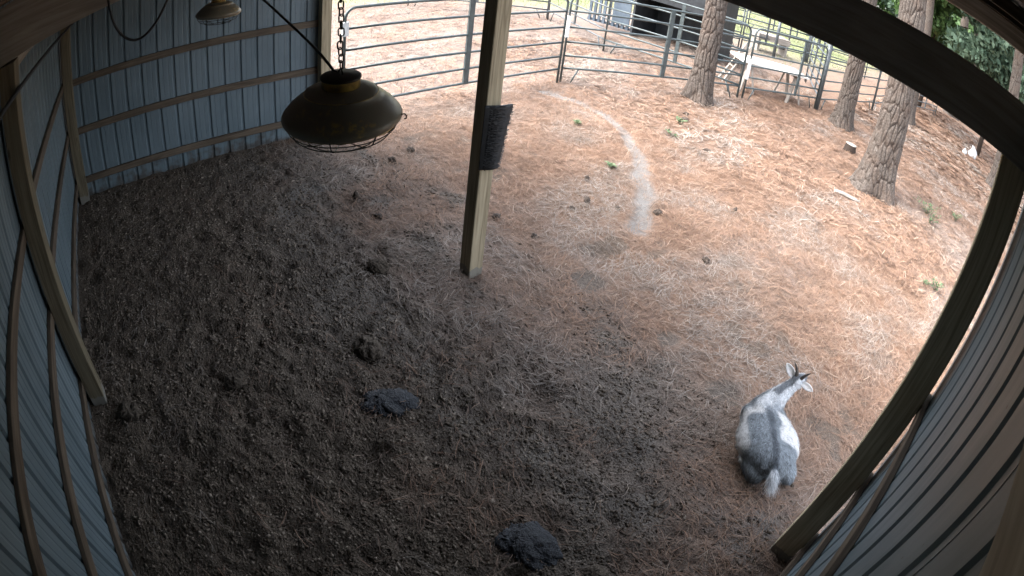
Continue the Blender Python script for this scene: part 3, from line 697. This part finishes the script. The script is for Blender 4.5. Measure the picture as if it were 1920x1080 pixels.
# ------------------------------------------------------------------ blobs: dung, clods, stones
def blob(sx_, sy_, sz_, seed, sub=3, rough_=.28, lumps=0):
    """lumpy closed mesh, flat under"""
    R_ = np.random.default_rng(seed); n, m_ = (26, 14) if sub >= 3 else (12, 7)
    if sub > 3: n, m_ = 60, 30
    PH, TH = np.meshgrid(np.linspace(0, np.pi, m_), np.arange(n) / n * 2 * np.pi, indexing='ij')
    d = np.stack([np.sin(PH) * np.cos(TH), np.sin(PH) * np.sin(TH), np.cos(PH)], -1).reshape(-1, 3); o = R_.random(3) * 50
    k = 1 + rough_ * 2 * (fbm(d[:, 0] * 1.3 + o[0] + d[:, 2], d[:, 1] * 1.3 + o[1] - d[:, 2] * .7, .55, 2, 4) - .5)
    if sub > 3: k = k + .30 * (fbm(d[:, 0] * 1.3 + o[1] + d[:, 2] * .6, d[:, 1] * 1.3 + o[2] + d[:, 2] * .5, .16, 5, 4) - .5) + .22 * np.abs(fbm(d[:, 0] + o[2], d[:, 1] + o[0] + d[:, 2], .09, 8, 3) - .5)
    V = d * np.array((sx_, sy_, sz_)) * k[:, None]; V[:, 2] = np.where(d[:, 2] > 0, V[:, 2], d[:, 2] * sz_ * .45)
    idx_ = np.arange(n * m_).reshape(m_, n); nx_ = np.roll(idx_, -1, 1)
    Fb = np.stack([idx_[:-1], idx_[1:], nx_[1:], nx_[:-1]], -1).reshape(-1, 4)
    return np.array(V), Fb
def blob_obj(name, x, y, s, seed, mat, rz=0, rough_=.28, lumps=0, sink=.1, parent=None, loc=None, sub=3):
    V, Fb = blob(*s, seed, sub, rough_, lumps)
    o = obj(name, npmesh(name, V, Fb, mat, True), parent); o.location = (x, y, H(x, y) + s[2] * (.45 - sink)) if loc is None else loc; o.rotation_euler = (0, 0, rz); return o
for (x, y, rz, s1, s2, lb) in ((4.66, 2.27, .9, 1.0, 11, 'large wet black manure heap in the middle of the dark shed floor'), (6.13, 2.38, .3, 1.05, 12, 'large wet black manure heap at the bottom edge of the picture')):
    hp = empty('manure_heap', (x, y, H(x, y)), rz); tag(hp, lb, 'manure', 'wet manure heaps')
    blob_obj('heap', 0, 0, (.165 * s1, .125 * s1, .044), s2, 'dung_wet', 0, .38, 0, parent=hp, loc=(0, 0, .012), sub=4)
    blob_obj('lobe', 0, 0, (.075, .065, .034), s2 + 5, 'dung_wet', 0, .4, 0, parent=hp, loc=(-.12, -.07, .008), sub=4)
DUNG = [(1.17, 4.43, .10, .07, 'dark dung clump beyond the lamp, right one of two'), (1.31, 4.09, .09, .07, 'dark dung clump beyond the lamp, left one of two'),
        (1.0, 2.84, .10, .09, 'dark rounded dung lump just left under the lamp'), (1.94, 3.31, .06, .09, 'small upright dark dung lump on the grey soil below the lamp'),
        (2.41, 3.36, .08, .04, 'flat dark dung clump left of the centre post on grey soil'), (2.81, 8.7, .10, .05, 'dark oval dung lump on pine straw below the left pine'),
        (2.77, 6.0, .055, .06, 'small round brown dung ball left of the sandy track, upper one'), (3.19, 5.59, .075, .065, 'brown dung ball left of the sandy track, lower one'),
        (3.46, 5.83, .06, .045, 'grey brown dung lump touching the left side of the sandy track'), (3.76, 6.26, .10, .07, 'grey brown broken dung clump right of the sandy track end'),
        (4.22, 7.36, .07, .06, 'dark dung lump on open pine straw well right of the track'), (4.71, 5.97, .09, .055, 'dark brown oval dung lump below the track end'),
        (1.76, 9.52, .13, .06, 'dark dung heap on the straw right below the left pine'),
        (1.55, 9.85, .11, .05, 'crumbled dung heap nearest the foot of the left pine'), (3.0, 4.43, .08, .05, 'dark dung clump just right of the centre post foot'), (3.47, 4.56, .07, .04, 'small dark dung clump on straw right of the centre post'),
        (3.2, 5.35, .06, .035, 'tiny dark dung crumb pile below the dung balls')]
for i, (x, y, r_, h_, lb) in enumerate(DUNG):
    o = blob_obj('dung_clump', x, y, (r_ * .58, r_ * .44, h_ * .62), 100 + i, 'dung', i * .8, .5, 0, sink=.05, sub=4); tag(o, lb, 'dung', 'dry dung clumps')
CLODS = [(4.1, 2.38, .13, .085, 'biggest rounded soil clod above the middle manure heap'), (3.22, 2.94, .11, .08, 'rounded grey soil clod left of the centre post foot'),
         (3.95, 1.3, .10, .06, 'dark soil clod out in the shade near the back wall'), (6.55, 2.55, .10, .06, 'pale soil clod right of the bottom manure heap'), (3.93, .33, .12, .09, 'crumbly soil clod at the foot of the back wall post')]
for i, (x, y, r_, h_, lb) in enumerate(CLODS):
    o = blob_obj('soil_clod', x, y, (r_ * .9, r_ * .75, h_ * .7), 140 + i, 'clod', i, .45, 0, sink=.25, sub=4); tag(o, lb, 'clod', 'soil clods')
for i, (x, y, r_, h_, lb) in enumerate(((6.83, 23.6, .22, .32, 'pale grey rock leaning on the thin young pine, larger one'), (6.45, 23.2, .14, .16, 'small pale rock left of the thin young pine'))):
    o = blob_obj('rock', x, y, (r_, r_ * .8, h_), 170 + i, 'stone', i, .5); tag(o, lb, 'rock', 'pale rocks')
st = empty('tree_stump', (4.0, 13.0, H(4.0, 13.0))); tag(st, 'short cut grey stump left of the biggest pine', 'stump')
MB().lathe([(.17, -.1), (.155, .02), (.14, .12), (.138, .17)], 22).build('stump_bark', 'bark', st, True)
MB().lathe([(.138, .17), (.09, .173), (.0005, .171)], 22).build('cut_face', 'grey_wood_z', st)
lg = empty('broken_branch', (4.97, 10.19, H(4.97, 10.19) + .03), .36); tag(lg, 'broken split branch lying at the foot of the biggest pine', 'branch')
MB().tube([(-.28, 0, 0), (-.1, .012, .01), (.12, -.006, .005), (.26, .01, 0)], [.028, .036, .034, .022], 9).build('branch_wood', 'grey_wood_x', lg, True)
MB().tube([(-.25, .05, -.005), (0, .07, 0), (.2, .06, 0)], [.012, .017, .010], 7).build('split_piece', 'bark', lg, True)

# ------------------------------------------------------------------ weeds
def weed(x, y, sz, n, label, seed):
    sz *= 1.25; n = int(n * 1.6); R_ = np.random.default_rng(seed); root = empty('weed', (x, y, H(x, y))); tag(root, label, 'weed', 'weeds in the straw')
    st_ = MB(); V = []; T_ = []
    for i in range(max(3, n // 9)):
        a_ = R_.random() * 6.283; q = sz * (.3 + .7 * R_.random()); h_ = sz * (.3 + .5 * R_.random())
        tip = Vector((q * math.cos(a_), q * math.sin(a_), h_)); st_.tube([(0, 0, 0), tip * .5 + Vector((0, 0, h_ * .2)), tip], [.003, .0025, .001], 5)
        for k in range(9):
            t = .25 + .75 * k / 8; b0 = tip * t + Vector((0, 0, h_ * .2 * math.sin(t * 3.14))); d = Vector(R_.normal(size=3)); d.z = abs(d.z) * .4; d.normalize()
            s = d.cross(Vector((0, 0, 1))).normalized(); l_ = .045 + .04 * R_.random()
            V += [b0, b0 + d * l_ * .5 + s * l_ * .28 + Vector((0, 0, .008)), b0 + d * l_, b0 + d * l_ * .5 - s * l_ * .28 + Vector((0, 0, .008))]; T_ += [R_.random()] * 4
    st_.build('stem', 'weed_leaf', root)
    obj('foliage', npmesh('foliage', np.array([tuple(q) for q in V]), np.arange(len(V)).reshape(-1, 4), 'weed_leaf', False, {'tint': np.array(T_)}), root)
weed(6.36, 12.2, .30, 60, 'largest green weed clump right of the biggest pine', 1); weed(6.52, 11.75, .22, 40, 'green weed trailing just below the largest weed clump', 2)
weed(7.07, 13.2, .22, 34, 'small pale weed right of the largest weed clump', 3); weed(7.22, 9.05, .15, 24, 'bright green weed near the right post', 4)
weed(7.0, 9.0, .11, 16, 'tiny weed left of the bright one near the right post', 5)
weed(1.86, 9.22, .12, 18, 'small green weed below the dung heap by the left pine', 6); weed(2.22, 8.53, .10, 16, 'tiny green weed beside the sandy track', 7)
weed(1.35, 7.2, .09, 14, 'tiny green weed left of the sandy track', 8); weed(2.65, 6.6, .07, 12, 'very small green sprig beside the sandy track middle', 9)

# ------------------------------------------------------------------ goat
def goat():
    root = empty('goat', (6.64, 4.26, H(6.64, 4.26) - .01), math.radians(44)); tag(root, 'grey and white horned goat lying on the straw near the right post', 'goat')
    mb = MB()
    def ell(c_, r_, n=20, m_=12, rot=None):
        c_ = Vector(c_); V = []
        for i in range(m_ + 1):
            p_ = math.pi * i / m_
            for j in range(n):
                t_ = 2 * math.pi * j / n; d = Vector((r_[0] * math.sin(p_) * math.cos(t_), r_[1] * math.sin(p_) * math.sin(t_), r_[2] * math.cos(p_)))
                if rot: d = Matrix.Rotation(rot[0], 3, rot[1]) @ d
                V.append(c_ + d)
        mb.add(V, [(i * n + j, (i + 1) * n + j, (i + 1) * n + (j + 1) % n, i * n + (j + 1) % n) for i in range(m_) for j in range(n)])
    def cap(pts, rad):
        for k in range(len(pts) - 1):
            a_, b_ = Vector(pts[k]), Vector(pts[k + 1])
            for i in range(9):
                t = i / 8; r = rad[k] * (1 - t) + rad[k + 1] * t; ell(a_.lerp(b_, t), (r, r, r), 12, 8)
    ell((0, -.04, .18), (.262, .285, .185)); ell((0, .06, .19), (.225, .25, .18)); ell((0, -.20, .195), (.20, .18, .17))
    ell((0, .21, .22), (.145, .16, .165)); ell((0.01, .235, .315), (.07, .11, .07)); ell((0, -.05, .315), (.085, .27, .055)); ell((0, -.27, .275), (.075, .10, .075))
    ell((-.125, .20, .17), (.075, .11, .14)); ell((.115, .20, .17), (.07, .11, .14))
    for s in (-1, 1):
        ell((s * .135, -.24, .11), (.085, .14, .11)); cap([(s * .15, -.30, .06), (s * .195, -.12, .045), (s * .20, .0, .03)], [.055, .04, .026])
        cap([(s * .10, .30, .08), (s * .11, .40, .04), (s * .095, .28, .03)], [.05, .04, .026])
    cap([(.03, .25, .30), (.105, .30, .385), (.17, .335, .445), (.21, .355, .485)], [.105, .078, .060, .054])
    HD = Vector((.225, .365, .50)); ell(HD, (.060, .068, .062)); cap([HD, HD + Vector((.065, .07, -.03)), HD + Vector((.115, .12, -.06))], [.054, .043, .033])
    cap([(0, -.36, .25), (-.02, -.42, .255), (-.03, -.47, .21)], [.032, .026, .02])
    me0 = mb.mesh('body', 'goat_coat'); tmp = bpy.data.objects.new('body_tmp', me0); COL.objects.link(tmp)
    md = tmp.modifiers.new('r', 'REMESH'); md.mode = 'VOXEL'; md.voxel_size = .011
    md = tmp.modifiers.new('s', 'SMOOTH'); md.iterations = 7; md.factor = .6
    bpy.context.view_layer.update(); dg = bpy.context.evaluated_depsgraph_get(); ev = tmp.evaluated_get(dg)
    me1 = bpy.data.meshes.new_from_object(ev); bpy.data.objects.remove(tmp)
    nV = len(me1.vertices); V = np.empty(nV * 3, np.float32); me1.vertices.foreach_get('co', V); V = V.reshape(-1, 3)
    Nn = np.empty(nV * 3, np.float32); me1.vertices.foreach_get('normal', Nn); Nn = Nn.reshape(-1, 3)
    def coat(P_, R_):
        x, y, z = P_[:, 0], P_[:, 1], P_[:, 2]; n = fbm(x + z, y, .12, 40, 3) - .5; ax_ = np.abs(x)
        grey = np.array((.25, .28, .305)); dark = np.array((.075, .085, .098)); white = np.array((.84, .84, .83)); pale = np.array((.50, .52, .54))
        c_ = np.repeat(grey[None], len(P_), 0)
        def bl(c_, col, m_): return c_ * (1 - m_[:, None]) + col * m_[:, None]
        belt = sstep(.06, .09, ax_ + n * .08) * sstep(-.19, -.13, y + n * .05) * sstep(.19, .13, y + n * .06)
        belt_l = belt * np.where(x < 0, sstep(.165, .20, ax_ + n * .05), 1)
        c_ = bl(c_, white, belt_l)
        band = sstep(.105, .15, y + n * .05) * sstep(.235, .18, y) * sstep(-.02, -.06, x); c_ = bl(c_, white, band * .9)
        wi = np.exp(-((y - .25) / .085) ** 2 - (x / .09) ** 2) * sstep(.26, .32, z); c_ = bl(c_, pale * 1.35, np.clip(wi * 1.1, 0, 1))
        sho = sstep(.18, .25, y) * sstep(.08, .11, ax_) * sstep(.38, .30, y); c_ = bl(c_, pale, sho * .7)
        tn = x * .86 + (y - .25) * .51; neck = sstep(.03, .07, tn) * sstep(.33, .40, z); c_ = bl(c_, pale * 1.35, neck * .9)
        ctr = x * .51 - (y - .25) * .86
        ns = neck * sstep(.045, .022, np.abs(ctr + n * .03)); c_ = bl(c_, dark * 1.3, ns * .9)
        ds = sstep(.04, .012, ax_ + n * .03) * sstep(.22, .27, z) * sstep(.20, .12, y); c_ = bl(c_, dark * 1.1, ds * .85)
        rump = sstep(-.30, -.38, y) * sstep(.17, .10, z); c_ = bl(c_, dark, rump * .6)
        tail = sstep(-.38, -.42, y) * sstep(.13, .16, z); c_ = bl(c_, pale * 1.35, tail * .8)
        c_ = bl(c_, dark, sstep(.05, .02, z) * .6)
        return np.clip(c_ * (1 + R_[:, None] * .45), .01, .85)
    R_ = np.random.default_rng(5); Nn_use = Nn
    def shear(Q): Q = Q.copy(); Q[..., 0] -= .30 * (np.minimum(Q[..., 2], .36) - .12); return Q
    at = me1.attributes.new('coat', 'FLOAT_COLOR', 'POINT'); at.data.foreach_set('color', np.c_[coat(V, R_.normal(0, .25, nV)), np.ones(nV)].astype(np.float32).ravel())
    me1.vertices.foreach_set('co', shear(V).astype(np.float32).ravel()); me1.update()
    me1.materials.clear(); me1.materials.append(MATS['goat_coat']); me1.shade_smooth()
    body = obj('body', me1, root)
    # fur: short tapering strands lying backwards
    n = 42000; k = R_.integers(0, nV, n); P_ = V[k] + R_.normal(0, .004, (n, 3)); Nr = Nn[k]; Nn_use = Nr
    keep = P_[:, 2] > .03; P_, Nr, k = P_[keep], Nr[keep], k[keep]; Nn_use = Nr; n = len(P_)
    back = np.array((0, -1, -.25)) + R_.normal(0, .35, (n, 3)); side = np.sign(P_[:, :1]) * np.array((.5, 0, -.4)) * np.clip(np.abs(P_[:, :1]) * 6, 0, 1)
    d = back + side; d -= Nr * (d * Nr).sum(1)[:, None]; d /= np.linalg.norm(d, axis=1)[:, None] + 1e-6
    d = d * .93 + Nr * .38; tl = (P_[:, 1] < -.385) & (P_[:, 2] > .14); L = (.022 + .016 * R_.random(n)) * np.where(tl, 2.6, 1) * np.where(P_[:, 2] > .40, .5, 1)
    d[tl] += np.array((0, -.25, -.35)); sd_ = np.cross(d, Nr); sd_ /= np.linalg.norm(sd_, axis=1)[:, None] + 1e-6; wd = .0017
    tip = P_ + d * L[:, None]; VV = shear(np.stack([P_ - sd_ * wd, P_ + sd_ * wd, tip], 1).reshape(-1, 3))
    cc = np.repeat(coat(P_, R_.normal(.1, 1.0, n)), 3, 0)
    fur = obj('fur', npmesh('fur', VV, np.arange(3 * n).reshape(-1, 3), 'goat_fur', False, {'coat': cc}), body); fur['kind'] = 'stuff'
    root.scale = (1.06, .94, .96)
    # horns, ears, eyes
    HD = HD - Vector((.072, 0, 0))
    for s in (-1, 1):
        rv = Vector((.73, -.68, 0)); fv = Vector((.68, .73, 0))
        b0 = HD + rv * (s * .022) - fv * .01 + Vector((0, 0, .045)); pts = [b0 + rv * (s * q * .06) - fv * (q * q * .05) + Vector((0, 0, .165 * q * (1 - .2 * q))) for q in [i / 9 for i in range(10)]]
        MB().tube(pts, [.0175 - .0145 * i / 9 for i in range(10)], 9).build('horn', 'horn', root, True)
        e0 = HD + rv * (s * .045) - fv * .012 + Vector((0, 0, .022)); mbe = MB(); out_ = (rv * (s * .95) - fv * .1 + Vector((0, 0, .8 if s < 0 else .02))).normalized(); upv = out_.cross(Vector((-.44, -.62, .65))).normalized() * (-s); fr = out_.cross(upv); vv = []
        for i in range(9):
            t = i / 8; wv = .029 * math.sin(math.pi * (.12 + .86 * t)) ** .8
            for j in range(5):
                q = (j - 2) / 2; vv.append(e0 + out_ * (.125 * t) + upv * (wv * q) + fr * s * (.014 * q * q - .01 * math.sin(math.pi * t)))
        mbe.add(vv, [(i * 5 + j, i * 5 + j + 1, (i + 1) * 5 + j + 1, (i + 1) * 5 + j) for i in range(8) for j in range(4)])
        eo = mbe.build('ear', 'goat_ear', root, True); sm = eo.modifiers.new('t', 'SOLIDIFY'); sm.thickness = .006
        V2, F2 = blob(.010, .012, .011, 3, 2, 0); obj('eye', npmesh('eye', V2, F2, 'goat_eye', True), root, HD + rv * (s * .046) + fv * .03 + Vector((0, 0, .01)))
        V2, F2 = blob(.028, .035, .022, 4, 2, .1); obj('hoof', npmesh('hoof', V2, F2, 'hoof', True), root, (s * .20, .02, .03))
goat()

# ------------------------------------------------------------------ pine needles (uncountable litter)
def needles(n, xr, yr, lmin, lmax, wd, dens, seed, name, label):
    R_ = np.random.default_rng(seed); nf = n // 3
    x = R_.uniform(*xr, nf); y = R_.uniform(*yr, nf); keep = R_.random(nf) < dens(x, y); x, y = x[keep], y[keep]
    x = np.repeat(x, 3); y = np.repeat(y, 3); m_ = len(x); ang = np.repeat(R_.uniform(0, 6.283, m_ // 3), 3) + R_.normal(0, .16, m_)
    flow = (fbm(x, y, .5, 50, 2) - .5) * 5; ang = np.where(R_.random(m_) < .55, flow + R_.normal(0, .5, m_), ang)
    L = R_.uniform(lmin, lmax, m_); bend = R_.normal(0, .30, m_); lift = np.abs(R_.normal(0, .014, m_)) + .003; pit = R_.normal(0, .035, m_)
    K = 4; V = np.empty((m_, K, 2, 3), np.float32); px, py = x.copy(), y.copy(); w_ = wd * (.6 + .8 * R_.random(m_))
    for i in range(K):
        t = i / (K - 1); a_ = ang + bend * (t - .5) * 2
        if i: px = px + np.cos(a_) * L / (K - 1); py = py + np.sin(a_) * L / (K - 1)
        wi = w_ * (1 if i < K - 1 else .35) * .5; z = height(px, py) + lift + pit * (t - .5) + .006 * math.sin(math.pi * t)
        V[:, i, 0] = np.stack([px - np.sin(a_) * wi, py + np.cos(a_) * wi, z], -1); V[:, i, 1] = np.stack([px + np.sin(a_) * wi, py - np.cos(a_) * wi, z + w_ * .3], -1)
    V = V.reshape(-1, 3); b = (np.arange(m_) * 2 * K)[:, None]
    Fq = np.concatenate([b + np.array([2 * i, 2 * i + 1, 2 * i + 3, 2 * i + 2]) for i in range(K - 1)], 1).reshape(-1, 4)
    old = fbm(x, y, .9, 60, 3); ins_, _, _ = masks(x, y); tint = np.clip(R_.normal(.55, .22, m_) + (old - .5) * .7 - .30 * (1 - ins_), 0, 1); oldv = np.clip(sstep(.42, .66, old) * .75 + R_.normal(0, .2, m_) + .35 * (1 - ins_), 0, 1)
    o = obj(name, npmesh(name, V, Fq, 'needle', False, {'tint': np.repeat(tint, 2 * K), 'old': np.repeat(oldv, 2 * K)})); tag(o, label, 'needles', kind='stuff'); return o
def dn(x, y):
    a_, b_, g_ = masks(x, y)
    return np.clip(a_ * .94 + .06, 0, 1) * (1 - .93 * b_) * (1 - .8 * g_)
needles(200000, (-.6, 9.0), (.2, 8.6), .07, .17, .0028, dn, 21, 'pine_needles', 'fallen orange brown pine needles covering the ground near the shed')
needles(90000, (-3.5, 11), (8.4, 17), .12, .22, .0065, dn, 22, 'pine_needles', 'fallen pine needles covering the ground out among the trees')
needles(42000, (-9, -.4), (3.4, 13), .12, .22, .006, dn, 24, 'pine_needles', 'thin pale pine needles on the sandy ground beyond the long gate')
needles(36000, (2, 14), (16.8, 32), .2, .4, .016, dn, 23, 'pine_needles', 'fallen pine needles on the far ground by the cross braced gate')

# ------------------------------------------------------------------ soil crumbs inside the shed
R_ = np.random.default_rng(33); n = 90000
x = R_.uniform(.05, 7.3, n); y = R_.uniform(.02, 4.4, n); a_, b_, g_ = masks(x, y); k = R_.random(n) < np.clip(1.05 - a_, 0, 1); x, y = x[k], y[k]; n = len(x)
s = .0035 + .010 * R_.random(n) ** 3; base = np.array([(1, 0, 0), (0, 1, 0), (-1, 0, 0), (0, -1, 0), (0, 0, .8), (0, 0, -.6)], float)
ang = R_.uniform(0, 6.283, n); V = base[None] * s[:, None, None] * (1 + R_.normal(0, .3, (n, 6, 1))) * np.stack([1 + 1.6 * R_.random(n) ** 2, np.ones(n), np.ones(n)], -1)[:, None]
ca, sa = np.cos(ang)[:, None], np.sin(ang)[:, None]; V = np.stack([V[..., 0] * ca - V[..., 1] * sa, V[..., 0] * sa + V[..., 1] * ca, V[..., 2]], -1)
V += np.stack([x, y, height(x, y) + s * .25], -1)[:, None]
Ft = np.array([(0, 1, 4), (1, 2, 4), (2, 3, 4), (3, 0, 4), (1, 0, 5), (2, 1, 5), (3, 2, 5), (0, 3, 5)]); Ft = (np.arange(n)[:, None, None] * 6 + Ft[None]).reshape(-1, 3)
tag(obj('soil_crumbs', npmesh('soil_crumbs', V.reshape(-1, 3), Ft, 'crumb', False, {'tint': np.repeat(np.clip(R_.normal(.5, .3, n), 0, 1), 6)})), 'loose crumbs of dark soil on the shed floor', 'soil', kind='stuff')

# pasture grass tufts where the fences end
R_ = np.random.default_rng(44); n = 26000; x = R_.uniform(-16, 3, n); y = R_.uniform(7, 34, n); _, _, g_ = masks(x, y); k = R_.random(n) < g_ * 1.2; x, y = x[k], y[k]; n = len(x)
ang = R_.uniform(0, 6.283, n); h_ = R_.uniform(.04, .13, n); z = height(x, y); wd = .012
V = np.stack([np.stack([x - np.cos(ang) * wd, y - np.sin(ang) * wd, z], -1), np.stack([x + np.cos(ang) * wd, y + np.sin(ang) * wd, z], -1), np.stack([x + R_.normal(0, .03, n), y + R_.normal(0, .03, n), z + h_], -1)], 1)
tag(obj('pasture_grass', npmesh('pasture_grass', V.reshape(-1, 3), np.arange(3 * n).reshape(-1, 3), 'grass_blade', False, {'tint': np.repeat(R_.random(n), 3)})), 'short green pasture grass beyond the fences', 'grass', kind='stuff')
